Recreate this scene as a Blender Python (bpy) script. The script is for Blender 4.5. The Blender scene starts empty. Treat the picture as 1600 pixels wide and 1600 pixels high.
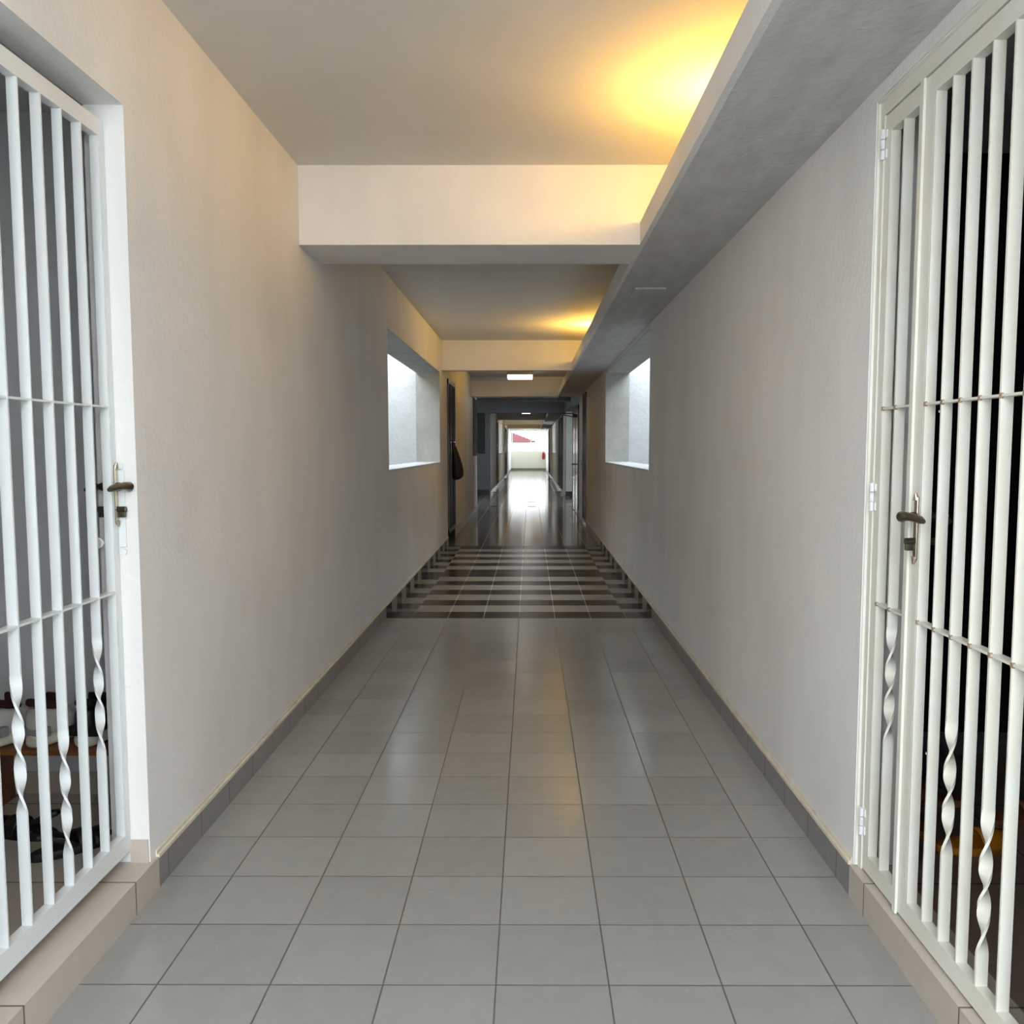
import bpy, bmesh, math, random
from mathutils import Vector, Matrix
random.seed(7)
S = bpy.context.scene
COL = S.collection

# ------------------------------------------------------------------ camera
F = 1390.0; CX = 824.0; CY = 816.0
psi = math.atan((828 - CX) / F); pit = math.atan((CY - 700) / F)
cd = bpy.data.cameras.new('camera'); cam = bpy.data.objects.new('camera', cd); COL.objects.link(cam)
cd.sensor_fit = 'HORIZONTAL'; cd.sensor_width = 36.0; cd.lens = 36.0 * F / 1600.0
cd.shift_x = (800 - CX) / 1600.0; cd.shift_y = (CY - 800) / 1600.0
cd.clip_start = 0.05; cd.clip_end = 800
fw = Vector((-math.sin(psi) * math.cos(pit), math.cos(psi) * math.cos(pit), -math.sin(pit)))
rt = Vector((math.cos(psi), math.sin(psi), 0)); up = rt.cross(fw)
M = Matrix((rt, up, -fw)).transposed().to_4x4(); M.translation = (0, 0, 1.42)
cam.matrix_world = M
S.camera = cam

# ------------------------------------------------------------------ world, exposure
w = bpy.data.worlds.new('world'); S.world = w; w.use_nodes = True
bg = w.node_tree.nodes['Background']; bg.inputs[0].default_value = (0.88, 0.95, 1.0, 1); bg.inputs[1].default_value = 6.6
S.view_settings.view_transform = 'Standard'; S.view_settings.look = 'None'
S.view_settings.exposure = 0.22; S.view_settings.gamma = 1.0; S.view_settings.use_curve_mapping = False

# ------------------------------------------------------------------ materials
def s2l(c):
    return tuple(((v / 255.0) / 12.92 if v <= 10 else ((v / 255.0 + 0.055) / 1.055) ** 2.4) for v in c) + (1,)
def nd(nt, t, **k):
    n = nt.nodes.new(t)
    for a, b in k.items(): setattr(n, a, b)
    return n
def mat(name, rgb, rough=0.6, metal=0.0, spec=0.5, noise=0.0, nscale=8.0, bump=0.0, bscale=60.0, tint=None, stretch=None, coat=0.0):
    m = bpy.data.materials.new(name); m.use_nodes = True; nt = m.node_tree
    b = nt.nodes['Principled BSDF']; c = s2l(rgb)
    b.inputs['Base Color'].default_value = c; b.inputs['Roughness'].default_value = rough
    b.inputs['Metallic'].default_value = metal; b.inputs['Specular IOR Level'].default_value = spec
    b.inputs['Coat Weight'].default_value = coat
    tc = nd(nt, 'ShaderNodeTexCoord'); mp = nd(nt, 'ShaderNodeMapping')
    nt.links.new(tc.outputs['Object'], mp.inputs[0])
    if stretch: mp.inputs['Scale'].default_value = stretch
    if noise > 0:
        n = nd(nt, 'ShaderNodeTexNoise'); n.inputs['Scale'].default_value = nscale; n.inputs['Detail'].default_value = 6
        n.inputs['Roughness'].default_value = 0.6
        r = nd(nt, 'ShaderNodeMapRange'); r.inputs['From Min'].default_value = 0.35; r.inputs['From Max'].default_value = 0.68
        mx = nd(nt, 'ShaderNodeMix', data_type='RGBA')
        t = s2l(tint) if tint else tuple(v * (1 - noise) for v in c[:3]) + (1,)
        mx.inputs[6].default_value = c; mx.inputs[7].default_value = t
        mm = nd(nt, 'ShaderNodeMath', operation='MULTIPLY'); mm.inputs[1].default_value = noise if tint else 1.0
        nt.links.new(mp.outputs[0], n.inputs['Vector']); nt.links.new(n.outputs[0], r.inputs[0])
        nt.links.new(r.outputs[0], mm.inputs[0]); nt.links.new(mm.outputs[0], mx.inputs[0])
        nt.links.new(mx.outputs[2], b.inputs['Base Color'])
    if bump > 0:
        n2 = nd(nt, 'ShaderNodeTexNoise'); n2.inputs['Scale'].default_value = bscale; n2.inputs['Detail'].default_value = 5
        bp = nd(nt, 'ShaderNodeBump'); bp.inputs['Strength'].default_value = bump; bp.inputs['Distance'].default_value = 0.01
        nt.links.new(tc.outputs['Object'], n2.inputs['Vector']); nt.links.new(n2.outputs[0], bp.inputs['Height'])
        nt.links.new(bp.outputs[0], b.inputs['Normal'])
    return m
def emis(name, rgb, st):
    m = mat(name, rgb, 0.5); b = m.node_tree.nodes['Principled BSDF']
    b.inputs['Emission Color'].default_value = s2l(rgb); b.inputs['Emission Strength'].default_value = st
    return m
def tilemat(name, rgb, ox, oy, t=0.3, grout=(96, 92, 86), rough=0.25, gw=0.0045, axes='XY', spec=0.5, scratch=0.12, ty=None):
    """ceramic tiles: a grid of grout joints in world metres, small tile-to-tile differences, faint marble scratches"""
    m = mat(name, rgb, rough, spec=spec); nt = m.node_tree; b = nt.nodes['Principled BSDF']
    tc = [n for n in nt.nodes if n.type == 'TEX_COORD'][0]
    sp = nd(nt, 'ShaderNodeSeparateXYZ'); nt.links.new(tc.outputs['Object'], sp.inputs[0])
    def M_(op, a, b_=None):
        n = nd(nt, 'ShaderNodeMath', operation=op)
        for i, v in enumerate((a, b_)):
            if v is None: continue
            if isinstance(v, (int, float)): n.inputs[i].default_value = v
            else: nt.links.new(v, n.inputs[i])
        return n.outputs[0]
    ds = []; ids = []
    for ax, off, tt in ((axes[0], ox, t), (axes[1], oy, ty or t)):
        if tt <= 0: continue
        u = M_('DIVIDE', M_('SUBTRACT', sp.outputs[ax], off), tt)
        fr = M_('FRACT', u); d = M_('MULTIPLY', M_('MINIMUM', fr, M_('SUBTRACT', 1.0, fr)), tt)
        ds.append(d); ids.append(M_('FLOOR', u))
    d = ds[0] if len(ds) == 1 else M_('MINIMUM', ds[0], ds[1])
    line = nd(nt, 'ShaderNodeMapRange'); line.inputs['From Min'].default_value = gw * 0.35; line.inputs['From Max'].default_value = gw * 0.65
    line.inputs['To Min'].default_value = 1; line.inputs['To Max'].default_value = 0
    nt.links.new(d, line.inputs[0])
    cb = nd(nt, 'ShaderNodeCombineXYZ')
    for i, v in enumerate(ids): nt.links.new(v, cb.inputs[i])
    wn = nd(nt, 'ShaderNodeTexWhiteNoise', noise_dimensions='3D'); nt.links.new(cb.outputs[0], wn.inputs['Vector'])
    va = M_('ADD', M_('MULTIPLY', wn.outputs[0], 0.14), 0.93)
    # broken light scratches
    mp2 = nd(nt, 'ShaderNodeMapping'); mp2.inputs['Rotation'].default_value = (0, 0, 0.7); mp2.inputs['Scale'].default_value = (1, 2.6, 1)
    off = nd(nt, 'ShaderNodeVectorMath', operation='ADD'); sc = nd(nt, 'ShaderNodeVectorMath', operation='SCALE'); sc.inputs[3].default_value = 7.3
    nt.links.new(cb.outputs[0], sc.inputs[0]); nt.links.new(tc.outputs['Object'], off.inputs[0]); nt.links.new(sc.outputs[0], off.inputs[1])
    nt.links.new(off.outputs[0], mp2.inputs[0])
    n = nd(nt, 'ShaderNodeTexNoise'); n.inputs['Scale'].default_value = 7; n.inputs['Detail'].default_value = 4; nt.links.new(mp2.outputs[0], n.inputs['Vector'])
    n3 = nd(nt, 'ShaderNodeTexNoise'); n3.inputs['Scale'].default_value = 5; nt.links.new(tc.outputs['Object'], n3.inputs['Vector'])
    scr = M_('ABSOLUTE', M_('SUBTRACT', n.outputs[0], 0.5))
    r = nd(nt, 'ShaderNodeMapRange'); r.inputs['From Min'].default_value = 0.0; r.inputs['From Max'].default_value = 0.006
    r.inputs['To Min'].default_value = 1; r.inputs['To Max'].default_value = 0; nt.links.new(scr, r.inputs[0])
    gate = nd(nt, 'ShaderNodeMapRange'); gate.inputs['From Min'].default_value = 0.5; gate.inputs['From Max'].default_value = 0.62; nt.links.new(n3.outputs[0], gate.inputs[0])
    sf = M_('MULTIPLY', M_('MULTIPLY', r.outputs[0], gate.outputs[0]), scratch)
    n4 = nd(nt, 'ShaderNodeTexNoise'); n4.inputs['Scale'].default_value = 14; n4.inputs['Detail'].default_value = 8; nt.links.new(tc.outputs['Object'], n4.inputs['Vector'])
    va2 = M_('MULTIPLY', va, M_('ADD', M_('MULTIPLY', n4.outputs[0], 0.16), 0.92))
    cm = nd(nt, 'ShaderNodeVectorMath', operation='SCALE'); cm.inputs[0].default_value = s2l(rgb)[:3]; nt.links.new(va2, cm.inputs[3])
    m1 = nd(nt, 'ShaderNodeMix', data_type='RGBA'); nt.links.new(sf, m1.inputs[0]); nt.links.new(cm.outputs[0], m1.inputs[6]); m1.inputs[7].default_value = s2l((225, 222, 214))
    m2 = nd(nt, 'ShaderNodeMix', data_type='RGBA'); nt.links.new(line.outputs[0], m2.inputs[0]); nt.links.new(m1.outputs[2], m2.inputs[6]); m2.inputs[7].default_value = s2l(grout)
    nt.links.new(m2.outputs[2], b.inputs['Base Color'])
    ro = M_('ADD', rough, M_('MULTIPLY', line.outputs[0], 0.5)); nt.links.new(ro, b.inputs['Roughness'])
    bp = nd(nt, 'ShaderNodeBump'); bp.inputs['Strength'].default_value = 0.5; bp.inputs['Distance'].default_value = 0.002
    nt.links.new(M_('SUBTRACT', 1.0, line.outputs[0]), bp.inputs['Height']); nt.links.new(bp.outputs[0], b.inputs['Normal'])
    return m

PLASTER = mat('plaster', (234, 232, 229), 0.75, spec=0.25, noise=0.5, nscale=1.8, tint=(212, 210, 207), bump=0.22, bscale=55, stretch=(1, 1, 0.5))
CEIL = mat('ceiling_paint', (220, 217, 212), 0.85, spec=0.2, noise=0.35, nscale=2.5, tint=(207, 204, 199), bump=0.15, bscale=70)
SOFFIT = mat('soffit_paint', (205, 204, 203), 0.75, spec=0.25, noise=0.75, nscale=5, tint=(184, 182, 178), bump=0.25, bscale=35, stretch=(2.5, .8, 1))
ROUGHP = mat('rough_plaster', (214, 218, 220), 0.9, spec=0.15, noise=0.5, nscale=5, tint=(196, 199, 199), bump=0.6, bscale=30)
REVEAL = mat('shaded_reveal_plaster', (186, 188, 183), 0.9, spec=0.15, noise=0.6, nscale=4, tint=(160, 161, 155), bump=0.5, bscale=30)  # rough grey plaster, darkened to put the openings' shade into its colour
ALC = mat('alcove_paint', (228, 230, 232), 0.8, spec=0.2, noise=0.3, nscale=2, tint=(180, 183, 186))
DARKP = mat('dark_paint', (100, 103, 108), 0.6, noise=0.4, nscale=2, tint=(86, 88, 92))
BLACKW = mat('unlit_interior', (26, 25, 27), 0.8, spec=0.1)  # near-black colour stands for the darkness of unlit recesses
CREAM = mat('cream_mortar', (226, 218, 200), 0.8, noise=0.5, nscale=12, tint=(190, 182, 165), bump=0.5, bscale=40)
OX, OY = 0.21, 2.25
TILE = tilemat('grey_tile', (153, 151, 148), OX, OY, rough=0.2, spec=0.6)
TILEF = tilemat('glazed_tile', (128, 118, 110), OX, OY, rough=0.11, grout=(190, 180, 164), spec=0.6)
TILED = tilemat('dark_tile', (24, 22, 21), OX, OY, spec=0.3, rough=0.24, grout=(150, 145, 135), gw=0.005, scratch=0.0)
TILEB = tilemat('beige_tile', (190, 180, 168), -1.35, 2.0, t=0.6, grout=(104, 98, 88), rough=0.35, gw=0.006)
TILEW = tilemat('wet_gutter_tile', (112, 110, 110), OX, OY, rough=0.07, spec=0.8)
SKIRT = tilemat('skirting_tile', (128, 126, 126), 0, OY, axes='ZY', t=0, ty=0.3, grout=(92, 90, 86), rough=0.28, gw=0.004)
SKIRTD = mat('dark_skirting_tile', (36, 36, 38), 0.22)
WPAINT = mat('white_gloss_paint', (226, 229, 229), 0.38, noise=0.2, nscale=3, tint=(216, 219, 218), bump=0.06, bscale=30)
OPAINT = mat('aged_cream_paint', (228, 228, 219), 0.42, noise=0.5, nscale=6, tint=(214, 208, 188), bump=0.08, bscale=30)
RUST = mat('rust_streak', (176, 150, 116), 0.8, noise=0.5, nscale=40)
BRONZE = mat('antique_bronze', (104, 98, 84), 0.32, metal=0.85, noise=0.5, nscale=25, tint=(70, 64, 54))
NICKEL = mat('satin_nickel', (190, 180, 162), 0.25, metal=0.95)
STEEL = mat('polished_steel', (190, 186, 182), 0.18, metal=0.9)
WOOD = mat('oiled_wood', (138, 84, 44), 0.4, noise=0.7, nscale=5, tint=(104, 60, 30), stretch=(1, 9, 9))
DWOOD = mat('dark_brown_door', (74, 54, 42), 0.25, noise=0.5, nscale=4, tint=(54, 38, 30), stretch=(8, 8, 1))
DMETAL = mat('dark_brown_metal', (56, 48, 42), 0.3, metal=0.3)
BLACK = mat('black_rubber', (20, 20, 22), 0.5)
LEATHER = mat('black_leather', (18, 18, 19), 0.42, bump=0.3, bscale=80)
SHOEW = mat('white_suede', (206, 202, 196), 0.85, noise=0.3, nscale=30, tint=(180, 176, 172), bump=0.2, bscale=150)
SHOEG = mat('grey_mesh', (150, 148, 152), 0.9, bump=0.3, bscale=200)
SOLEW = mat('cream_sole', (218, 212, 196), 0.7)
BURG = mat('burgundy_lining', (58, 18, 24), 0.9)
YELL = mat('mustard_yellow', (186, 118, 22), 0.6, noise=0.4, nscale=18, tint=(170, 110, 18), bump=0.3, bscale=60)
TAN = mat('tan_leather', (150, 96, 64), 0.6, noise=0.4, nscale=14)
BAGM = mat('dark_nylon', (44, 42, 46), 0.65, noise=0.5, nscale=12, tint=(30, 28, 31), bump=0.5, bscale=18)
BAGM2 = mat('brown_strap', (70, 56, 46), 0.6)
REDM = mat('red_enamel', (190, 24, 34), 0.3)
SLAT = mat('grey_aluminium', (112, 112, 118), 0.5, metal=0.0)
ROOFM = mat('red_roof_tile', (168, 52, 62), 0.8, noise=0.3, nscale=3)
HOUSEM = mat('house_render', (220, 216, 210), 0.9, noise=0.2, nscale=1)
GROUND = mat('ground', (150, 155, 140), 0.95, noise=0.4, nscale=0.2)
PVC = mat('grey_pvc', (120, 122, 126), 0.45)
LAMPW = emis('lamp_diffuser', (255, 250, 240), 3.5)
BULB = emis('warm_bulb', (255, 190, 90), 8.0)
DARKG = mat('dark_grille', (40, 38, 36), 0.6)
GLASSY = mat('smoked_glass', (22, 22, 24), 0.08, spec=0.8)

# ------------------------------------------------------------------ mesh helpers
class MB:
    def __init__(s): s.bm = bmesh.new()
    def box(s, x0, x1, y0, y1, z0, z1, mi=0, bev=0.0):
        t = bmesh.new()
        v = [t.verts.new((x, y, z)) for x in (x0, x1) for y in (y0, y1) for z in (z0, z1)]
        for f in ((0, 1, 3, 2), (4, 6, 7, 5), (0, 4, 5, 1), (2, 3, 7, 6), (0, 2, 6, 4), (1, 5, 7, 3)):
            t.faces.new([v[i] for i in f])
        if bev: bmesh.ops.bevel(t, geom=t.edges[:], offset=bev, segments=2, affect='EDGES', profile=0.6)
        s._take(t, mi); return s
    def _take(s, t, mi=0, mtx=None):
        if mtx: bmesh.ops.transform(t, matrix=mtx, verts=t.verts)
        mp = {}
        for v in t.verts: mp[v] = s.bm.verts.new(v.co)
        for f in t.faces:
            try: nf = s.bm.faces.new([mp[v] for v in f.verts])
            except ValueError: continue
            nf.material_index = mi; nf.smooth = f.smooth
        t.free()
    def ring(s, rings, mi=0, closed=True, caps=True, smooth=True):
        """loft through lists of points"""
        rr = [[s.bm.verts.new(p) for p in r] for r in rings]; n = len(rr[0])
        for a, b in zip(rr, rr[1:]):
            for i in range(n if closed else n - 1):
                f = s.bm.faces.new((a[i], a[(i + 1) % n], b[(i + 1) % n], b[i])); f.material_index = mi; f.smooth = smooth
        if caps and closed:
            for r, fl in ((rr[0], True), (rr[-1], False)):
                f = s.bm.faces.new(list(reversed(r)) if fl else r); f.material_index = mi
        return s
    def tube(s, pts, rad, n=12, mi=0, flat=1.0, smooth=True):
        pts = [Vector(p) for p in pts]
        if not isinstance(rad, (list, tuple)): rad = [rad] * len(pts)
        rings = []; u = None
        for i, p in enumerate(pts):
            d = (pts[min(i + 1, len(pts) - 1)] - pts[max(i - 1, 0)]).normalized()
            if u is None:
                u = d.orthogonal().normalized() if abs(d.z) < 0.9 else Vector((1, 0, 0))
                if abs(d.z) < 0.9: u = d.cross(Vector((0, 0, 1))).normalized()
            u = (u - d * u.dot(d)).normalized(); v = d.cross(u)
            rings.append([p + (u * math.cos(a) * flat + v * math.sin(a)) * rad[i] for a in [2 * math.pi * k / n for k in range(n)]])
        return s.ring(rings, mi, smooth=smooth)
    def cyl(s, c, ax, r, h, n=24, mi=0, smooth=True):
        c = Vector(c); a = {'x': Vector((1, 0, 0)), 'y': Vector((0, 1, 0)), 'z': Vector((0, 0, 1))}[ax]
        return s.tube([c - a * h / 2, c + a * h / 2], r, n, mi, smooth=smooth)
    def build(s, name, mats, parent=None, bevel=0.0, sub=0, kind=None, weld=False):
        if weld: bmesh.ops.remove_doubles(s.bm, verts=s.bm.verts, dist=1e-5)
        bmesh.ops.recalc_face_normals(s.bm, faces=s.bm.faces)
        me = bpy.data.meshes.new(name); s.bm.to_mesh(me); s.bm.free(); me.set_sharp_from_angle(angle=0.7)
        for m in (mats if isinstance(mats, (list, tuple)) else [mats]): me.materials.append(m)
        o = bpy.data.objects.new(name, me); COL.objects.link(o)
        if parent: o.parent = parent
        if bevel:
            b = o.modifiers.new('bevel', 'BEVEL'); b.width = bevel; b.segments = 2; b.limit_method = 'ANGLE'
        if sub:
            b = o.modifiers.new('sub', 'SUBSURF'); b.levels = sub; b.render_levels = sub
        if kind: o['kind'] = kind
        return o
def tag(o, label, cat, group=None):
    o['label'] = label; o['category'] = cat
    if group: o['group'] = group
    return o
def empty(name, loc, label, cat, group=None, rz=0):
    o = bpy.data.objects.new(name, None); COL.objects.link(o); o.location = loc; o.rotation_euler = (0, 0, rz); o.empty_display_size = 0.1
    return tag(o, label, cat, group)
def copy_tree(o, loc=None, rz=None, label=None, parent=None):
    c = o.copy(); COL.objects.link(c); c.parent = parent
    if loc: c.location = loc
    if rz is not None: c.rotation_euler = (0, 0, rz)
    if label: c['label'] = label
    for ch in list(o.children): copy_tree(ch, parent=c)
    return c

# ------------------------------------------------------------------ measured layout (metres)
XL, XR, ZC, ZB = -1.21, 1.025, 2.885, 2.48
END = 57.6
LOB0L, LOB0R, LOB1 = 20.4, 18.6, 27.0
GW0, GW1 = 7.62, 12.78              # sunk gutters beside the light wells
GX0, GX1 = -0.99, 0.80
SB = 7.35                           # first striped row

def st(name, mb, mats, **k): return mb.build(name, mats, kind='structure', **k)

# floor: grey tiles, the striped field, glazed brown tiles beyond
f = MB()
f.box(-3.2, 3.2, -4.0, 1.2, -0.2, 0, 0)
f.box(XL - .02, XR + .02, 1.2, SB, -0.2, 0, 0)
for i in range(18):
    dk = (i % 2 == 0) if i < 9 else (i % 2 == 1)
    y0 = SB + .3 * i; y1 = y0 + .3; mi = 1 if dk else 2
    if i == 0: f.box(XL - .02, XR + .02, y0, y1, -0.2, 0, mi)
    else:
        f.box(GX0, GX1, y0, y1, -0.2, 0, mi)
        f.box(XL - .02, GX0, y0, y1, -0.2, -0.032, mi); f.box(GX1, XR + .02, y0, y1, -0.2, -0.032, mi)
yE = SB + 18 * .3
f.box(XL - .02, XR + .02, yE, yE + .14, -0.2, 0, 1)
f.box(XL - .02, XR + .02, yE + .14, LOB0R, -0.2, 0, 3)
f.box(-3.6, 3.4, LOB0R, LOB1 + 1.2, -0.2, 0, 3)
f.box(XL - .02, XR + .02, LOB1 + 1.2, END + .3, -0.2, 0, 3)
st('floor', f, [TILE, TILED, tilemat('stripe_tile', (150, 142, 131), OX, OY, spec=0.35, rough=0.24, grout=(176, 170, 158)), TILEF])
# sunk gutter tops of the far half
for k, (a, b) in enumerate(((28.9, 40.6), (40.9, 56.9))):
    g = MB(); g.box(XL, GX0, a, b, 0.0, 0.003, 0); g.box(GX1, XR, a, b, 0.0, 0.003, 0)
    g.box(XL, GX0, a - .3, a, 0.0, 0.012, 1); g.box(GX1, XR, a - .3, a, 0.0, 0.012, 1)
    st('trim_%d' % (k + 1), g, [TILEW, SKIRTD])
# floor inlay squares in the lobby
g = MB()
for x, y in ((-.06, 21.5), (-.06, 23.3), (-.06, 25.2), (-1.55, 23.3), (.95, 23.3), (-1.0, 21.5), (.95, 21.5)): g.box(x, x + .2, y, y + .3, 0.0, 0.002)
st('trim_3', g, SKIRTD)

# ceiling
c = MB(); c.box(-1.6, 1.4, 0.4, LOB0R, ZC, ZC + .25); c.box(-3.6, 3.4, LOB0R, LOB1 + .5, ZC, ZC + .25); c.box(-1.6, 1.4, LOB1 + .5, END - 0.8, ZC, ZC + .25)  # stops short out of view at both ends to let skylight in
st('ceiling', c, CEIL)
# cross beams, and the trough soffit with its upstand lip
BEAMS = [(4.76, 5.25), (12.30, 12.52), (18.55, 19.0), (33.6, 34.2), (40.4, 40.9), (48.6, 49.0), (55.0, 55.6)]
for k, (a, b) in enumerate(BEAMS):
    m = MB(); m.box(XL + .001, .60, a, b, ZB, ZC); m.box(.60, XR, a, b, ZB + .05, ZC)
    st('trim_%d' % (k + 4), m, PLASTER)
m = MB(); m.box(XL + .001, .575, 18.49, 18.55, ZB, ZB + .115); st('trim_11', m, PLASTER)
m = MB(); m.box(.60, XR, 0.4, 18.55, ZB, ZB + .05); m.box(.60, XR, LOB1 + .4, END - 0.8, ZB, ZB + .05)
segs = [(0.4, 4.76), (5.25, 12.30), (12.52, 18.55), (LOB1 + .4, 33.6), (34.2, 40.4), (40.9, 48.6), (49.0, 55.0)]
st('trim_12', m, SOFFIT)
m = MB()
for a, b in segs: m.box(.575, .60, a, b, ZB, ZB + .115)
st('trim_14', m, PLASTER)
# lobby ceiling beams
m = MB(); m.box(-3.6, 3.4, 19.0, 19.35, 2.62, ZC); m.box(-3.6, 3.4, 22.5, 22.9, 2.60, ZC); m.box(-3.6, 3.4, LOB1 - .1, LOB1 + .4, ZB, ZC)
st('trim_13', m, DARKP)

# side walls, with light-well openings and gate openings
WZ0, WZ1 = 1.225, 2.437
def wall(name, xi, xo, solids, gates, wins, m_=PLASTER, thin=.12):
    """solids: y ranges of full wall; gates: (y0,y1) door openings; wins: (y0,y1)"""
    s = 1 if xo > xi else -1; w_ = MB()
    def b(x0, x1, *r): w_.box(min(x0, x1), max(x0, x1), *r)
    for a, c_, th in solids: b(xi, xi + s * th, a, c_, -0.05, ZC)
    for a, c_, th in gates: b(xi, xi + s * th, a, c_, WZ1, ZC)
    for a, c_, th in wins: b(xi, xi + s * th, a, c_, WZ1, ZC); b(xi, xi + s * th, a, c_, -0.05, WZ0)
    return st(name, w_, m_)
wall('wall_left', XL, -1.53, [(-1.6, 1.62, .12), (2.735, 3.30, .12), (3.30, 7.65, .32), (12.03, 13.08, .32), (14.3, LOB0L, .32)],
     [(1.62, 2.735, .12), (13.08, 14.3, .32)], [(7.65, 12.03, .32)])
wall('wall_right', XR, 1.335, [(-1.6, 1.50, .12), (2.724, 3.75, .20), (3.75, 7.69, .31), (12.15, 16.2, .31), (17.15, LOB0R, .31)],
     [(1.50, 2.724, .12), (16.2, 17.15, .31)], [(7.69, 12.15, .31)])
wall('wall_far_left', XL, -1.53, [(LOB1 + .3, 32.0, .32), (33.6, 34.9, .32), (38.7, 43.2, .32), (46.2, 50.6, .32), (54.4, END, .32)],
     [(32.0, 33.6, .32), (43.2, 46.2, .32)], [(34.9, 38.7, .32), (50.6, 54.4, .32)])
wall('wall_far_right', XR, 1.335, [(LOB1 + .2, 27.6, .31), (29.3, 30.0, .31), (31.6, 36.5, .31), (40.7, 45.5, .31), (48.3, 51.5, .31), (55.3, END, .31)],
     [(27.6, 29.3, .31), (30.0, 31.6, .31), (45.5, 48.3, .31)], [(36.5, 40.7, .31), (51.5, 55.3, .31)])
# end wall: parapet
m = MB(); m.box(-1.7, 1.5, END, END + .15, -0.05, 1.235); m.box(-1.7, 1.5, END + .0, END + .15, 2.62, ZC + .2)
st('wall_end', m, mat('parapet_paint', (232, 234, 220), 0.8))
m = MB(); m.box(XL, XR, END - .02, END - .001, 0, .12); st('baseboard_end', m, mat('green_grey_tile', (120, 124, 108), .4))

# lobby side rooms; unseen openings added in the outer walls to let daylight in
m = MB()
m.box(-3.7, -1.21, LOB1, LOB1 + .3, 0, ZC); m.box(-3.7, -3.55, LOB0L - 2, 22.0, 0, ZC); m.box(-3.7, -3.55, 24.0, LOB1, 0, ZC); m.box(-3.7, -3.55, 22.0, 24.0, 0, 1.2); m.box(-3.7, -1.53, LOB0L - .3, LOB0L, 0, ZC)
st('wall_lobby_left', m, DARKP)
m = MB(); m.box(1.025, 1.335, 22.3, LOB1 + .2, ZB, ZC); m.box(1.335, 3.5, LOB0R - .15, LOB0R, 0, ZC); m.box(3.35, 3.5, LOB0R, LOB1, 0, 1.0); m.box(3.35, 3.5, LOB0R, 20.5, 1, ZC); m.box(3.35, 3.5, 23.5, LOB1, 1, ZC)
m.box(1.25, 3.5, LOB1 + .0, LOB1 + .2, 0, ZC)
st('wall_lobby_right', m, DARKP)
m = MB(); m.box(1.065, 1.25, 26.3, LOB1 + .2, 0, 2.76); st('wall_pillar', m, mat('pillar_paint', (196, 200, 190), .7))
m = MB(); m.box(1.055, 1.255, 26.28, 26.3, 0, .14); m.box(-3.55, XL, LOB1 - .02, LOB1, 0, .16); st('baseboard_lobby', m, SKIRTD)
# dark openings of the lobby wall
m = MB(); m.box(-3.2, -1.36, LOB1 - .03, LOB1 + .002, 1.25, 2.47)
st('window_3', m, DARKG)
m = MB(); m.box(XL - .03, XL + .012, 19.0, 20.35, 1.25, 2.49); st('window_4', m, DARKG)

# light wells behind the two openings
for nm, s, xi, y0, y1, lim in (('wall_well_left', -1, -1.53, 7.65, 12.03, -2.5), ('wall_well_right', 1, 1.335, 7.69, 12.15, 2.3)):
    m = MB(); a, b = sorted((xi, lim)); H = 3.05
    m.box(a, b, y1, y1 + .3, -3, H); m.box(a, b, y0 - .3, y0, -3, H)
    st(nm, m, ROUGHP)
    m = MB(); c0, c1 = sorted((lim, lim + s * .2)); m.box(c0, c1, y0 - .3, y1 + .3, -3, H)
    m.box(a, b, y0, y1, -3.2, -3); st(nm + '_outer', m, DARKP)  # outer side, out of view, dark and close to cut bounce onto the reveals
# window sills: thin rough edge of the openings
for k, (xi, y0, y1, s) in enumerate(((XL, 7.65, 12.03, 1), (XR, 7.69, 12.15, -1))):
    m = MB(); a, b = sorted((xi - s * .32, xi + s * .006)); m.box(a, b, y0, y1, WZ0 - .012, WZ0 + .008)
    a, b = sorted((xi - s * .32, xi - s * .002)); m.box(a, b, y1 - .008, y1, WZ0 + .008, WZ1 - .008, 1); m.box(a, b, y0, y1, WZ1 - .008, WZ1, 1); m.box(a, b, y0, y0 + .008, WZ0 + .008, WZ1 - .008, 1)  # linings coloured darker for the shade inside the reveals
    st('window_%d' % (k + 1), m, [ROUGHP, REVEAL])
for nm, s, xi, y0, y1, lim in (('wall_well_far_left', -1, -1.53, 34.9, 38.7, -3.3), ('wall_well_far_right', 1, 1.335, 36.5, 40.7, 3.1)):
    m = MB(); a, b = sorted((xi, lim)); m.box(a, b, y1, y1 + .3, -3, 8); m.box(a, b, y0 - .3, y0, -3, 8)
    c0, c1 = sorted((lim, lim + s * .2)); m.box(c0, c1, y0 - .3, y1 + .3, -3, 8); st(nm, m, ROUGHP)

# skirting
def skirt(name, xi, s, runs, h=.098, striped=True):
    m = MB()
    for (a, b, base) in runs:
        cuts = [a]; y = SB
        pts = sorted({a, b} | {SB + .3 * i for i in range(19) if a < SB + .3 * i < b})
        for p, q in zip(pts, pts[1:]):
            mid = (p + q) / 2; i = int((mid - SB) // .3)
            dk = 0 <= i < 18 and ((i % 2 == 0) if i < 9 else (i % 2 == 1))
            x0, x1 = sorted((xi, xi + s * .009)); m.box(x0, x1, p, q, base, h, 1 if dk else 0)
        x0, x1 = sorted((xi, xi + s * .012)); 
        m.box(x0, x1 if s > 0 else x1, a, b, h, h + .012, 2, 0)
        x0, x1 = sorted((xi, xi + s * .004)); m.box(x0, x1, a, b, h + .012, h + .024, 2)
    return st(name, m, [SKIRT, SKIRTD, CREAM])
skirt('baseboard_left', XL, 1, [(2.775, GW0, 0), (GW0, yE, -.032), (yE, 13.08, 0), (14.3, LOB0L, 0)])
skirt('baseboard_right', XR, -1, [(2.735, GW0, 0), (GW0, yE, -.032), (yE, 16.2, 0), (17.15, LOB0R, 0)])
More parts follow.
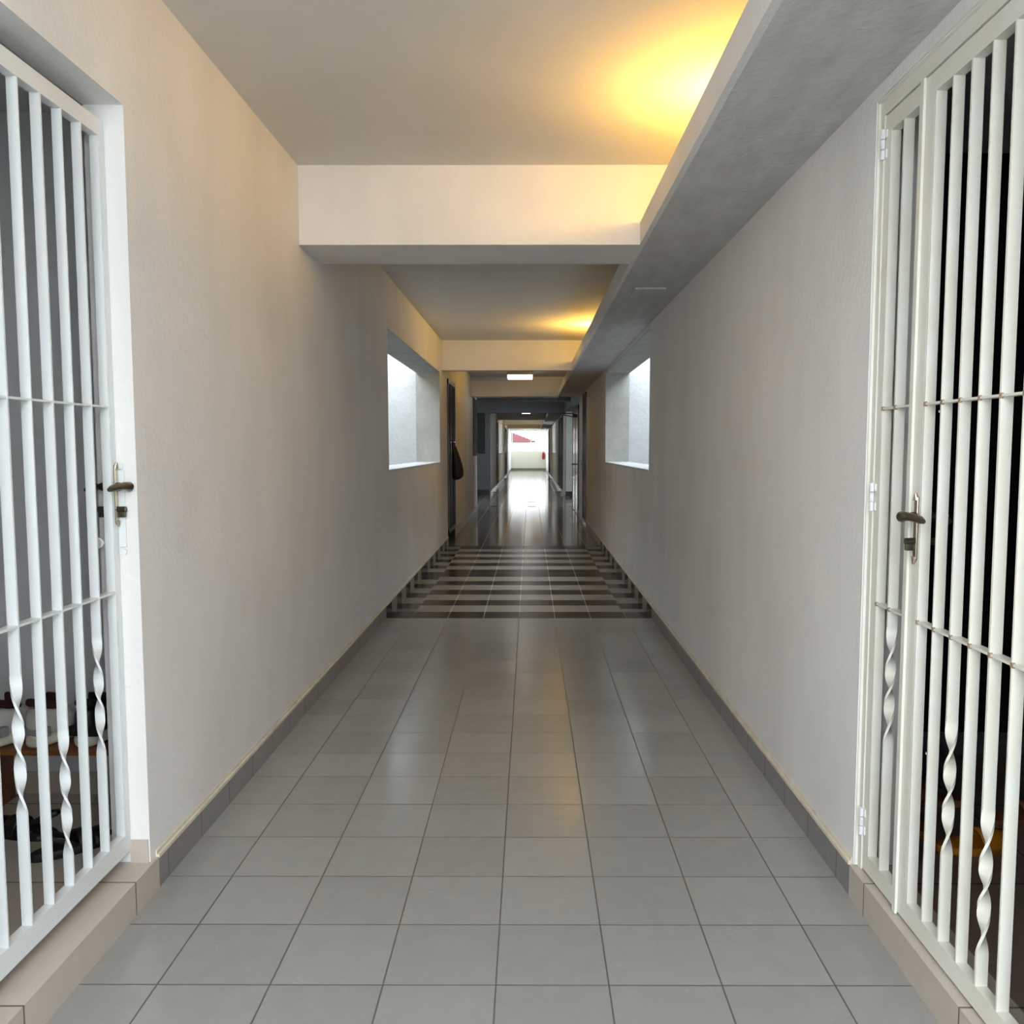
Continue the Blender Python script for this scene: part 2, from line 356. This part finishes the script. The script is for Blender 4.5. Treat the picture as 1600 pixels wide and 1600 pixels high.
for nm, xi, s, runs in (('baseboard_far_left', XL, 1, ((LOB1, 32.0), (33.6, 43.2), (46.2, END))), ('baseboard_far_right', XR, -1, ((LOB1 + .2, 27.6), (31.6, 45.5), (48.3, END)))):
    m = MB()
    for a, b in runs:
        x0, x1 = sorted((xi, xi + s * .01)); m.box(x0, x1, a, b, 0, .1)
    st(nm, m, SKIRT)

# raised beige thresholds and the entry alcoves behind the gates
def alcove(side, xi, y0, y1, xb, ye, fm, wm, cm, k):
    s = side; th = .12
    m = MB(); x0, x1 = sorted((xi - s * .012, xb)); m.box(x0, x1, y0 - .02, y1 + .035 if s < 0 else y1 - .005, 0.0, .104)
    x0, x1 = sorted((xi + s * th, xb)); m.box(x0, x1, y0 - .5, ye, 0.0, .1035)
    st('floor_alcove_%d' % k, m, TILEB) if s < 0 else None
    if s > 0:
        m.bm.free(); m = MB(); m.box(xi - .012, xi + .13, y0 - .5, y1 - .005, 0, .104); st('floor_threshold', m, TILEB)
        m = MB(); m.box(xi + .13, xb, y0 - .5, 2.724, 0, .1035); m.box(xi + .2, xb, 2.724, ye, 0, .1035); st('floor_alcove_%d' % k, m, fm)
    m = MB(); a, b = sorted((xi + s * th, xb)); m.box(a, b, ye, ye + .1, 0, ZC); m.box(a, b, y0 - .6, y0 - .5, 0, ZC)
    a, b = sorted((xb, xb + s * .1)); m.box(a, b, y0 - .6, ye + .1, 0, ZC)
    return m
m = alcove(-1, XL, 1.62, 2.735, -2.9, 3.30, TILEB, ALC, CEIL, 1); st('wall_alcove_left', m, ALC)
m = alcove(1, XR, 1.50, 2.729, 2.7, 3.75, tilemat('brown_tile', (112, 98, 88), 1.0, 2.0, t=.6, grout=(60, 52, 46), rough=.4, gw=.006), ALC, CEIL, 2)
m.bm.free()
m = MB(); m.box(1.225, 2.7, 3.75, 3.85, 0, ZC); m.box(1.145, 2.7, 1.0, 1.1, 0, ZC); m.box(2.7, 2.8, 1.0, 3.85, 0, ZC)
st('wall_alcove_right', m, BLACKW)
m = MB(); m.box(-2.9, XL - .12, 1.0, 3.30, 2.62, 2.72); st('ceiling_alcove_left', m, ALC)
m = MB(); m.box(XR + .121, 2.7, 1.0, 2.72, 2.62, 2.72); m.box(XR + .201, 2.7, 2.72, 3.75, 2.62, 2.72); st('ceiling_alcove_right', m, mat('dim_paint', (215, 215, 220), .8))
# beige skirting on the left jamb and in the alcove, white band above it
m = MB(); m.box(XL - .06, XL - .004, 2.728, 2.735, .104, .178); m.box(-2.9, XL - .12, 3.293, 3.30, .104, .19); m.box(XL - .128, XL - .12, 2.74, 3.29, .104, .19)
st('baseboard_alcove_left', m, TILEB)
m = MB(); m.box(1.225, 2.7, 3.742, 3.75, .104, .20); m.box(1.225, 1.232, 2.74, 3.74, .104, .2); st('baseboard_alcove_right', m, mat('dim_skirting', (92, 90, 94), .5))
# far door recess backs
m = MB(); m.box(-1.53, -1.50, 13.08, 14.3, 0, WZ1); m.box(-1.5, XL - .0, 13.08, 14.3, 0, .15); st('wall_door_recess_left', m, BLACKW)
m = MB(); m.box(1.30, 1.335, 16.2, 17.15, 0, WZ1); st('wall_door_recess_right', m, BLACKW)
# soft daylight reaches the back of the camera through the open gallery end
m = MB(); m.box(-3.2, 3.2, -4.1, -4.0, 0, 1.1); st('wall_back', m, PLASTER)

# outside
m = MB(); m.box(-300, 300, -60, 500, -9.2, -9); st('ground', m, GROUND)

# =================================================================== GATES
def twisted(mb, y, xc, z0, z1, tw=None, w=.027, t=.0065, mi=0, hand=1):
    """flat bar, broad face towards -y, with a run of half turns"""
    if not tw:
        mb.box(xc - w / 2, xc + w / 2, y - t / 2, y + t / 2, z0, z1, mi, .0012); return
    a, b, half = tw; zs = [z0, a]; n = 22 * half
    zs += [a + (b - a) * k / n for k in range(1, n)] + [b, z1]; rings = []
    for z in zs:
        u = min(1, max(0, (z - a) / (b - a))); u = u - math.sin(2 * math.pi * u) / (2 * math.pi) * .15
        th = hand * math.pi * half * u; c_, s_ = math.cos(th), math.sin(th)
        rings.append([(xc + (px * c_ - py * s_), y + (px * s_ + py * c_), z) for px, py in ((-w / 2, -t / 2), (w / 2, -t / 2), (w / 2, t / 2), (-w / 2, t / 2))])
    mb.ring(rings, mi, smooth=True)

def lever(mb, x, y, z, s, mi=0, ln=.088):
    """s = direction away from the gate; knob neck, then a lever sweeping towards -y"""
    mb.tube([(x, y, z), (x + s * .012, y, z), (x + s * .02, y, z), (x + s * .034, y, z)], [.014, .013, .009, .009], 14, mi)
    mb.tube([(x + s * .026, y + .014, z - .002), (x + s * .034, y + .011, z - .002), (x + s * .038, y, z), (x + s * .034, y - .02, z + .003),
             (x + s * .024, y - .045, z + .001), (x + s * .017, y - .065, z - .003), (x + s * .018, y - ln, z - .006)],
            [.006, .013, .015, .012, .010, .011, .006], 12, mi)

# ---- left gate
XG = -1.27; TH = .028
gl = empty('metal_gate', (XG, 2.73, .104), 'white painted barred gate standing in the left doorway, with clean gloss paint', 'gate')
def lpart(mb, name, m, **k):
    o = mb.build(name, m, **k); o.parent = gl; o.matrix_parent_inverse = gl_inv; return o
def sub(parent, mb, name, m, **k):
    o = mb.build(name, m, **k); o.parent = parent; o.matrix_parent_inverse = Matrix.Translation(-Vector(parent_loc(parent))); return o
def parent_loc(p):
    v = Vector((0, 0, 0))
    while p: v += Vector(p.location); p = p.parent
    return v
Y0G = 1.64
m = MB(); m.box(XG - TH, XG, 2.705, 2.732, .145, 2.386); m.box(XG - TH, XG, Y0G, Y0G + .045, .145, 2.386)
m.box(XG - TH, XG, Y0G + .045, 2.705, .145, .205); m.box(XG - TH, XG, Y0G + .045, 2.705, 2.337, 2.386)
sub(gl, m, 'gate_frame', WPAINT)
ybars = [2.700 - .1045 * i for i in range(10)]
tws = {1: (.510, .870, 3), 3: (.292, .652, 3), 5: (.498, .858, 3), 7: (.292, .652, 3)}
for i, y in enumerate(ybars):
    if y < Y0G + .06: continue
    m = MB(); twisted(m, y, XG - .0137, .205, 2.337, tws.get(i), hand=-1); sub(gl, m, 'gate_bar', WPAINT)
for z in (1.543, .978):
    m = MB(); m.box(XG - TH + .001, XG - .001, Y0G + .04, 2.706, z - .003, z + .003); sub(gl, m, 'cross_bar', WPAINT)
hs = MB(); hs.box(XG, XG + .007, 2.709, 2.728, 1.19, 1.368, 0, .003)
hs.tube([(XG + .004, 2.7185, 1.36), (XG + .008, 2.7185, 1.376)], [.009, .003], 10); hs.tube([(XG + .004, 2.7185, 1.196), (XG + .008, 2.7185, 1.180)], [.009, .003], 10)
pl = sub(gl, hs, 'lock_plate', NICKEL)
for xx, ss in ((XG + .005, 1), (XG - TH, -1)):
    m = MB(); lever(m, xx, 2.7185, 1.302, ss); sub(gl, m, 'lever_handle', BRONZE)
m = MB(); m.cyl((XG + .016, 2.7185, 1.232), 'x', .0095, .03, 16); m.box(XG + .004, XG + .031, 2.713, 2.724, 1.208, 1.232, 0, .003)
sub(gl, m, 'lock_cylinder', BRONZE)
m = MB(); m.cyl((XG - TH - .012, 2.7185, 1.232), 'x', .0095, .026, 16); m.box(XG - TH - .024, XG - TH, 2.713, 2.724, 1.208, 1.232, 0, .003)
sub(gl, m, 'lock_cylinder', BRONZE)
m = MB(); m.box(XG + .001, XG + .024, 2.7285, 2.7345, 1.115, 1.352, 0, .002); m.cyl((XG + .012, 2.7315, 1.365), 'y', .009, .006, 14); m.cyl((XG + .014, 2.7315, 1.100), 'y', .010, .006, 14)
sub(gl, m, 'strike_plate', WPAINT)
m = MB()
rg = [[(XG - .045 + (.012 + .005 * math.cos(b)) * math.cos(a), 2.69 + .005 * math.sin(b), 1.132 + (.012 + .005 * math.cos(b)) * math.sin(a)) for b in [2 * math.pi * j / 8 for j in range(8)]] for a in [2 * math.pi * k / 20 for k in range(21)]]
m.ring(rg, caps=False); m.box(XG - .045, XG - TH + .001, 2.688, 2.692, 1.128, 1.136); sub(gl, m, 'padlock_ring', WPAINT)

# ---- right gates: fixed surround, narrow leaf, wide leaf
XH = 1.04
fr = empty('gate_surround', (XH, 2.7, .104), 'fixed cream painted steel surround framing the pair of gates in the right doorway', 'gate frame')
m = MB(); m.box(1.036, 1.072, 2.690, 2.7235, .106, 2.4365); m.box(1.036, 1.072, 1.52, 2.690, 2.388, 2.4365); sub(fr, m, 'steel_frame', OPAINT)
m = MB(); m.box(1.028, 1.036, 2.718, 2.7235, .106, 2.4365); m.box(1.028, 1.036, 1.52, 2.718, 2.430, 2.4365); sub(fr, m, 'cover_strip', OPAINT)
def leaf(label, y0, y1, bars, tws, loc, stw0, stw1, cat='gate'):
    g_ = empty('metal_gate', loc, label, cat)
    z0, z1 = .112, 2.384
    m = MB(); m.box(XH, XH + TH, y1 - stw1, y1, z0, z1); m.box(XH, XH + TH, y0, y0 + stw0, z0, z1)
    m.box(XH, XH + TH, y0 + stw0, y1 - stw1, z0, z0 + .055); m.box(XH, XH + TH, y0 + stw0, y1 - stw1, z1 - .052, z1)
    sub(g_, m, 'gate_frame', OPAINT)
    for i, y in enumerate(bars):
        m = MB(); twisted(m, y, XH + .0142, z0 + .055, z1 - .052, tws.get(i), w=.0285, t=.007); sub(g_, m, 'gate_bar', OPAINT)
    for z in (1.536, .953):
        m = MB(); m.box(XH + .001, XH + TH - .001, y0 + .004, y1 - .004, z - .003, z + .003)
        for y in bars: m.box(XH - .0005, XH + .006, y - .006, y + .006, z - .007, z + .006, 1, .002)
        sub(g_, m, 'cross_bar', [OPAINT, RUST])
    return g_
g1 = leaf('narrow cream barred leaf of the right gate, two bars wide, hinged beside the wall', 2.428, 2.688, [2.650, 2.559], {1: (.555, .905, 3)}, (XH, 2.70, .104), .034, .034)
m = MB(); m.box(XH - .008, XH - .0005, 2.421, 2.441, .106, 2.386); sub(g1, m, 'meeting_strip', OPAINT)
g2 = leaf('wide cream barred leaf of the right gate carrying a bronze lever lock', 1.54, 2.422, [2.366 - .0948 * i for i in range(9) if 2.366 - .0948 * i > 1.85] + [1.775, 1.68],
          {2: (.395, .745, 3), 4: (.245, .595, 3), 6: (.395, .745, 3)}, (XH, 2.0, .104), .045, .050)
for z in (2.303, 1.273, .263):
    m = MB()
    for k in (-1, 0, 1): m.cyl((XH - .007, 2.689, z + k * .029), 'z', .0068, .0265, 14)
    m.box(XH - .004, XH, 2.672, 2.684, z - .04, z - .015); m.box(XH - .004, XH, 2.672, 2.684, z + .018, z + .04)
    sub(g1, m, 'hinge', WPAINT)
m = MB(); m.box(XH - .007, XH, 2.372, 2.392, 1.12, 1.29, 0, .003)
m.tube([(XH - .004, 2.382, 1.282), (XH - .008, 2.382, 1.300)], [.010, .003], 10); m.tube([(XH - .004, 2.382, 1.128), (XH - .008, 2.382, 1.108)], [.010, .003], 10)
sub(g2, m, 'lock_plate', NICKEL)
for xx, ss in ((XH - .005, -1), (XH + TH, 1)):
    m = MB(); lever(m, xx, 2.382, 1.236, ss); sub(g2, m, 'lever_handle', BRONZE)
m = MB(); m.cyl((XH - .016, 2.382, 1.170), 'x', .0095, .03, 16); m.box(XH - .031, XH - .004, 2.3765, 2.3875, 1.145, 1.168, 0, .003)
sub(g2, m, 'lock_cylinder', BRONZE)
m = MB(); m.cyl((XH + TH + .012, 2.382, 1.170), 'x', .0095, .026, 16); sub(g2, m, 'lock_cylinder', BRONZE)
for z in (1.515, .60):
    m = MB()
    rg = [[(XH + TH + .018 + (.011 + .0045 * math.cos(b)) * math.cos(a), 2.34 + .004 * math.sin(b), z + (.011 + .0045 * math.cos(b)) * math.sin(a)) for b in [2 * math.pi * j / 8 for j in range(8)]] for a in [2 * math.pi * k / 20 for k in range(21)]]
    m.ring(rg, caps=False); m.box(XH + TH - .001, XH + TH + .008, 2.338, 2.342, z - .003, z + .003); sub(g2, m, 'padlock_ring', WPAINT)

# =================================================================== FOOTWEAR AND BENCH
be = empty('shoe_bench', (-2.1, 3.05, .104), 'small brown wooden shoe bench against the alcove wall behind the left gate', 'bench')
BZ = .398
m = MB(); m.box(-1.97, -1.36, 2.93, 3.27, BZ - .017, BZ, 0, .004); sub(be, m, 'bench_top', WOOD)
for x in (-1.965, -1.385):
    m = MB(); m.box(x, x + .022, 2.96, 3.26,   .104, BZ - .017, 0, .002); sub(be, m, 'side_panel', WOOD)

def sneaker(name, label, upper, sole, lining, acc, loc, rz, group=None, L=.27):
    g_ = empty(name, loc, label, 'shoe', group, rz)
    n = 20
    def prof(u, w):   # footprint half width along the length
        return w * (0.72 + .28 * math.sin(math.pi * min(1, max(0, u * 1.15 - .1)))) * (1 - max(0, (u - .80) / .20) ** 2 * .62) * (1 - max(0, (.10 - u) / .10) ** 2 * .45)
    def ringp(u, w, z0, z1):
        h = prof(u, w); y = (u - .5) * L
        return [(h * math.copysign(abs(math.cos(a)) ** .7, math.cos(a)), y, z0 + (z1 - z0) * (.5 + .5 * math.copysign(abs(math.sin(a)) ** .6, math.sin(a)))) for a in [2 * math.pi * k / n for k in range(n)]]
    m_ = MB(); m_.ring([ringp(u, .050, 0, .030 + .006 * (1 - u)) for u in [i / 14 for i in range(15)]]); o = m_.build('sole', sole, g_, sub=1)
    def top(u):
        return .055 + .055 * max(0, 1 - (u - .0) / .62) ** .55 + .012 * math.sin(math.pi * u)
    m_ = MB(); m_.ring([ringp(u, .045, .026, top(u)) for u in [.02 + .95 * i / 16 for i in range(17)]]); m_.build('upper', upper, g_, sub=1)
    m_ = MB()     # dark collar opening
    m_.tube([(.026 * math.cos(a), -.075 + .05 * math.sin(a), .111 - .016 * math.sin(a)) for a in [2 * math.pi * k / 16 for k in range(17)]], .011, 8); m_.build('collar', lining, g_)
    m_ = MB(); m_.ring([[(.024 * math.cos(a), -.075 + .047 * math.sin(a), z - .016 * math.sin(a)) for a in [2 * math.pi * k / 14 for k in range(14)]] for z in (.104, .109)]); m_.build('insole', lining, g_)
    m_ = MB(); m_.box(-.028, .028, -.046, -.030, .080, .136, 0, .007); m_.build('tongue', lining, g_, sub=1)
    m_ = MB()
    for i in range(5):
        y = -.02 + .017 * i; z = top((y / L) + .5) + .002
        m_.tube([(-.024, y, z - .010), (-.012, y + .004, z), (.012, y - .002, z), (.024, y + .002, z - .010)], .0028, 6)
    m_.build('laces', acc, g_)
    g_.scale = (1.18, 1.1, 1.25)
    m_ = MB(); m_.box(-.0465, .0465, -.128, -.095, .030, .060, 0, .01); m_.build('heel_patch', SHOEG if upper is SHOEW else upper, g_)
    return g_
PI = math.pi
sneaker('sneaker', 'white sneaker with burgundy lining at the left end of the visible bench top', SHOEW, SOLEW, BURG, SHOEW, (-1.80, 3.09, BZ), -PI * .10, 'white sneakers on the bench')
sneaker('sneaker', 'white sneaker with burgundy lining on the bench beside the black shoe', SHOEW, SOLEW, BURG, SHOEW, (-1.655, 3.09, BZ), -PI * .10, 'white sneakers on the bench')
sneaker('sneaker', 'black high-top shoe with a pale sole at the right end of the bench', LEATHER, SOLEW, LEATHER, BLACK, (-1.515, 3.10, BZ), -PI * .03)
for o in [x for x in COL.objects if x.name.startswith('sneaker')]: o.location.x += 0

def sandal(label, loc, rz, m_up, m_sole, group, L=.27, wide=1.0, closed=False):
    g_ = empty('sandal', loc, label, 'sandal', group, rz); n = 26
    def outl(k, sc=1.0):
        a = 2 * math.pi * k / n; y = math.sin(a) * L / 2; u = y / L + .5
        return (math.cos(a) * (.040 + .012 * u) * wide * sc, y * sc)
    mb = MB(); mb.ring([[(outl(k, s_)[0], outl(k, s_)[1], z) for k in range(n)] for z, s_ in ((0, .96), (.006, 1.0), (.020, 1.0), (.026, .95))]); mb.build('sole', m_sole, g_)
    for y0, y1, hz in (((.005, .05, .055), (.055, .10, .045)) if not closed else ((.0, .115, .062),)):
        mb = MB(); rings = []
        for i in range(7):
            y = y0 + (y1 - y0) * i / 6; hh = hz * (1 - .35 * (i / 6) ** 2) if closed else hz; ww = .050 * wide * (1 - (.45 * (i / 6) ** 2.2 if closed else 0.0))
            rings.append([(math.cos(a) * ww, y, .012 + math.sin(a) * hh) for a in [math.pi * k / 12 for k in range(13)]])
        mb.ring(rings, closed=False, caps=False); o = mb.build('strap', m_up, g_)
        sd = o.modifiers.new('solid', 'SOLIDIFY'); sd.thickness = .005
    if not closed:
        mb = MB(); mb.tube([(-.045, .0, .03), (-.045, -.07, .07), (-.03, -.115, .085), (0, -.13, .09), (.03, -.115, .085), (.045, -.07, .07), (.045, 0, .03)], .009, 10, flat=.4); mb.build('heel_strap', m_up, g_)
    return g_
sandal('black strappy sandal lying turned left on the alcove floor below the sneakers', (-1.72, 2.93, .104), PI * .42, LEATHER, BLACK, 'black sandals behind the left gate')
sandal('black strappy sandal on the alcove floor, nearer the left gate jamb', (-1.50, 2.82, .104), -PI * .25, LEATHER, BLACK, 'black sandals behind the left gate')
sandal('mustard yellow slipper half hidden behind the straight bars next to the lock stile', (1.30, 3.03, .104), PI * .10, YELL, YELL, 'yellow slippers behind the right gate', closed=True, wide=1.15)
sandal('mustard yellow slipper turned sideways behind the twisted bars, nearer the right gate sill', (1.46, 2.83, .104), -PI * .45, YELL, YELL, 'yellow slippers behind the right gate', closed=True, wide=1.15)
sandal('tan brown slipper lying behind the yellow slippers', (1.50, 3.22, .104), PI * .42, TAN, TAN, 'tan slippers in the dark alcove', closed=True)
sandal('tan brown slipper nearest the outer edge of the picture, behind the right gate', (1.72, 3.05, .104), -PI * .40, TAN, TAN, 'tan slippers in the dark alcove', closed=True)

# =================================================================== LAMPS
def ceil_light(label, loc, wx, wy, h):
    g_ = empty('ceiling_light', loc, label, 'ceiling light', 'box ceiling lights along the corridor')
    mb = MB(); mb.box(-wx / 2, wx / 2, -wy / 2, wy / 2, -h * .5, 0, 0, .004); mb.build('housing', PVC, g_)
    mb = MB(); mb.box(-wx / 2 + .012, wx / 2 - .012, -wy / 2 + .01, wy / 2 - .01, -h, -h * .5, 0, .006); mb.build('diffuser', LAMPW, g_)
    return g_
ceil_light('wide box ceiling light just behind the second cross beam, the nearest lamp', (-.19, 17.25, ZC), .50, .30, .145)
ceil_light('narrow lit box lamp under the dark lobby ceiling', (-.14, 25.6, ZC), .24, .5, .07)
ceil_light('lit box lamp on the far ceiling near the bright end, seen above the louvres', (-.13, 44.6, 2.885), .50, .3, .17)
ceil_light('thin lit lamp just behind the lowest dark beam of the lobby', (-.13, 30.5, 2.885), .30, .3, .30)

def cove(label, x, y, power, z=2.625):
    g_ = empty('cove_lamp', (x, y, ZB + .05), label, 'lamp', 'warm lamps hidden in the ceiling trough')
    mb = MB(); mb.cyl((0, 0, .02), 'z', .03, .04, 16); mb.build('socket', PVC, g_)
    mb = MB(); mb.tube([(0, 0, .04), (0, 0, .055), (0, 0, .075), (0, 0, .085)], [.016, .026, .020, .006], 14); mb.build('bulb', BULB, g_)
    ld = bpy.data.lights.new('cove_bulb', 'POINT'); ld.energy = power; ld.color = (1.0, .57, .10); ld.shadow_soft_size = .05
    lo = bpy.data.objects.new('cove_bulb', ld); COL.objects.link(lo); lo.location = (x, y, z)
cove('warm bulb in the trough above the first bay', .82, 3.75, 25)
cove('warm bulb in the trough above the light-well bay', .82, 10.7, 38)
cove('warm bulb in the trough before the lobby', .82, 15.3, 30)
cove('warm bulb in the trough of the far corridor', .82, 37.0, 40)
cove('warm bulb in the trough near the bright end', .82, 45.0, 40)

# soffit access hatch
m = MB(); m.box(.70, .90, 6.0, 6.40, ZB - .012, ZB - .0005, 0, .001)
tag(m.build('access_hatch', SOFFIT), 'flat square access hatch in the underside of the right ceiling trough', 'hatch')

# =================================================================== FAR DOORS
def far_gate(name, label, xi, s, y0, y1, zb, zt, mframe, mpanel, group=None, bars=True, hz=1.1):
    """door or grille standing in a wall opening; s points into the corridor"""
    g_ = empty(name, (xi, (y0 + y1) / 2, zb), label, 'door', group)
    d = .03
    def bx(mb, a, b, *r): mb.box(min(xi + s * a, xi + s * b), max(xi + s * a, xi + s * b), *r)
    mb = MB(); bx(mb, -.03, .02, y0, y0 + .06, zb, zt); bx(mb, -.03, .02, y1 - .06, y1, zb, zt); bx(mb, -.03, .02, y0, y1, zt - .06, zt); bx(mb, -.03, .02, y0, y1, zb, zb + .06)
    ym = y0 + (y1 - y0) * .35; bx(mb, -.03, .022, ym, ym + .05, zb, zt); sub(g_, mb, 'door_frame', mframe)
    if bars:
        n = int((y1 - y0) / .1)
        for i in range(1, n):
            mb = MB(); y = y0 + .06 + (y1 - y0 - .12) * i / n; bx(mb, -.02, .006, y - .004, y + .004, zb + .06, zt - .06); sub(g_, mb, 'door_bar', mframe)
    mb = MB(); bx(mb, -.10, -.06, y0 + .002, y1 - .002, zb, zt - .01); sub(g_, mb, 'door_panel', mpanel)
    mb = MB()
    x = xi + s * .02; mb.box(min(x, x + s * .008), max(x, x + s * .008), ym + .005, ym + .045, hz - .1, hz + .1); mb.tube([(x, ym + .025, hz + .03), (x + s * .055, ym + .025, hz + .03), (x + s * .058, ym - .09, hz + .028)], [.013, .013, .011], 8); mb.cyl((x + s * .02, ym + .025, hz - .05), 'x', .014, .04, 10)
    sub(g_, mb, 'door_handle', BRONZE if name != 'metal_door' else BLACK)
    return g_
far_gate('grille_door', 'metal grille door in the left wall, coloured dark brown for its backlit shade, with a bag hung on it', XL, 1, 13.09, 14.29, .15, 2.43, DMETAL, DWOOD)  # backlit shade of the gate put into its dark colour
far_gate('wooden_door', 'brown glossy door in the right wall just before the dark lobby', XR, -1, 16.21, 17.14, .05, 2.43, DWOOD, DWOOD, bars=False)
far_gate('grille_door', 'first dark door on the left wall beyond the lobby', XL, 1, 32.01, 33.59, .05, 2.43, DMETAL, STEEL, hz=1.2)
far_gate('grille_door', 'last dark door on the left wall, near the bright end', XL, 1, 43.21, 46.19, .05, 2.43, DMETAL, DWOOD)
far_gate('metal_door', 'shiny steel door on the right wall next to the lobby pillar', XR, -1, 27.61, 29.29, .05, 2.43, DMETAL, STEEL)
far_gate('metal_door', 'second shiny door on the right wall beyond the pillar, with louvred look', XR, -1, 30.01, 31.59, .05, 2.43, DMETAL, STEEL)
far_gate('metal_door', 'last door on the right wall, near the bright end', XR, -1, 45.51, 48.29, .05, 2.43, DMETAL, DWOOD)
# fire door swung back against the lobby side
g_ = empty('fire_door', (1.04, 18.7, 0), 'polished steel fire door with a closer arm on top, at the right lobby corner', 'door')
m = MB(); m.box(1.0, 1.04, 18.68, 18.76, 0, 2.32); m.box(1.0, 1.04, 21.0, 21.08, 0, 2.32); m.box(1.0, 1.04, 18.68, 21.08, 2.24, 2.32); sub(g_, m, 'door_frame', DMETAL)
m = MB(); m.box(1.008, 1.032, 18.76, 19.86, .02, 2.24); sub(g_, m, 'door_panel', STEEL)
m = MB(); m.box(1.008, 1.032, 19.90, 21.0, .02, 2.24); sub(g_, m, 'door_panel', STEEL)
m = MB(); m.box(1.000, 1.040, 19.86, 19.90, .02, 2.24); sub(g_, m, 'centre_post', DMETAL)
m = MB(); m.box(.92, 1.0, 19.2, 19.45, 2.08, 2.15, 0, .01); m.tube([(.96, 19.4, 2.165), (.72, 19.5, 2.17), (.70, 19.52, 2.17)], .011, 8); m.tube([(.72, 19.5, 2.14), (1.0, 20.2, 2.115)], .01, 8); sub(g_, m, 'door_closer', BLACK)
m = MB(); m.tube([(1.008, 19.8, 1.06), (.94, 19.8, 1.06)], .014, 8); m.tube([(.945, 19.8, 1.06), (.94, 19.66, 1.06)], .02, 8); sub(g_, m, 'door_handle', BLACK)

# bag hung on the left grille door
bg_ = empty('hanging_bag', (-1.12, 13.35, 1.5), 'dark crumpled cloth bag hanging from the handle of the left grille door', 'bag')
m = MB()
secs = [(1.46, .022, .022, -1.155), (1.40, .035, .04, -1.150), (1.30, .055, .09, -1.135), (1.18, .075, .13, -1.115), (1.07, .092, .155, -1.10), (.99, .085, .14, -1.105), (.955, .055, .09, -1.13), (.945, .02, .04, -1.14)]
rr = []
for j, (z, rx, ry, xc) in enumerate(secs):
    xc += .03
    rr.append([(xc + rx * math.cos(a) * (1 + .12 * math.sin(5 * a + j)), 13.30 + ry * math.sin(a) * (1 + .08 * math.sin(4 * a + 2 * j)), z) for a in [2 * math.pi * k / 20 for k in range(20)]])
m.ring(rr); sub(bg_, m, 'bag_body', BAGM, sub=1)
m = MB(); m.tube([(-1.135, 13.26, 1.40), (-1.16, 13.34, 1.52), (-1.15, 13.40, 1.53), (-1.13, 13.36, 1.38)], .012, 8); m.tube([(-1.12, 13.2, 1.34), (-1.15, 13.28, 1.50), (-1.17, 13.36, 1.53)], .009, 8); sub(bg_, m, 'strap', BAGM2)
m = MB(); m.box(-1.19, -1.12, 13.385, 13.40, 1.50, 1.515); sub(bg_, m, 'hook', STEEL)

# =================================================================== FAR END
lv = empty('louvre_screen', (0, END + .2, 1.8), 'pale horizontal louvre screen in the upper half of the bright end opening', 'louvre')
for k in range(10):
    z = 1.80 + .083 * k; m = MB(); m.box(-1.15, 1.0, END + .20, END + .24, z - .028, z + .028); sub(lv, m, 'slat', SLAT)
for x in (-1.16, .05, .35, 1.0):
    m = MB(); m.box(x, x + .03, END + .17, END + .20, 1.10, 2.6); sub(lv, m, 'post', mat('pale_post', (226, 226, 230), .5))
fx = empty('fire_extinguisher', (.86, END - .09, .72), 'red fire extinguisher hung on the parapet wall in the far right corner', 'fire extinguisher')
m = MB(); m.tube([(.86, END - .1, .70), (.86, END - .1, .72), (.86, END - .1, 1.06), (.86, END - .1, 1.12), (.86, END - .1, 1.14)], [.06, .075, .075, .05, .025], 20); sub(fx, m, 'cylinder', REDM)
m = MB(); m.box(.84, .88, END - .12, END - .08, 1.14, 1.19); m.tube([(.86, END - .1, 1.18), (.86, END - .19, 1.22)], .012, 8); sub(fx, m, 'valve', STEEL)
m = MB(); m.tube([(.88, END - .1, 1.16), (.945, END - .12, 1.12), (.95, END - .12, .95), (.94, END - .12, .82)], .012, 8); sub(fx, m, 'hose', BLACK)
m = MB(); m.box(.83, .89, END - .03, END, .9, .96); sub(fx, m, 'bracket', STEEL)

hx = empty('house', (-7, 120, -9), 'neighbouring house with a red pitched roof seen through the end louvres', 'house')
m = MB(); m.box(-16, 0, 118, 130, -9, 2.2); sub(hx, m, 'house_walls', HOUSEM)
m = MB()
m.ring([[(-17, y, 2.2), (.9, y, 2.2), (-8, y, 5.6)] for y in (117, 131)], smooth=False); sub(hx, m, 'roof', ROOFM)
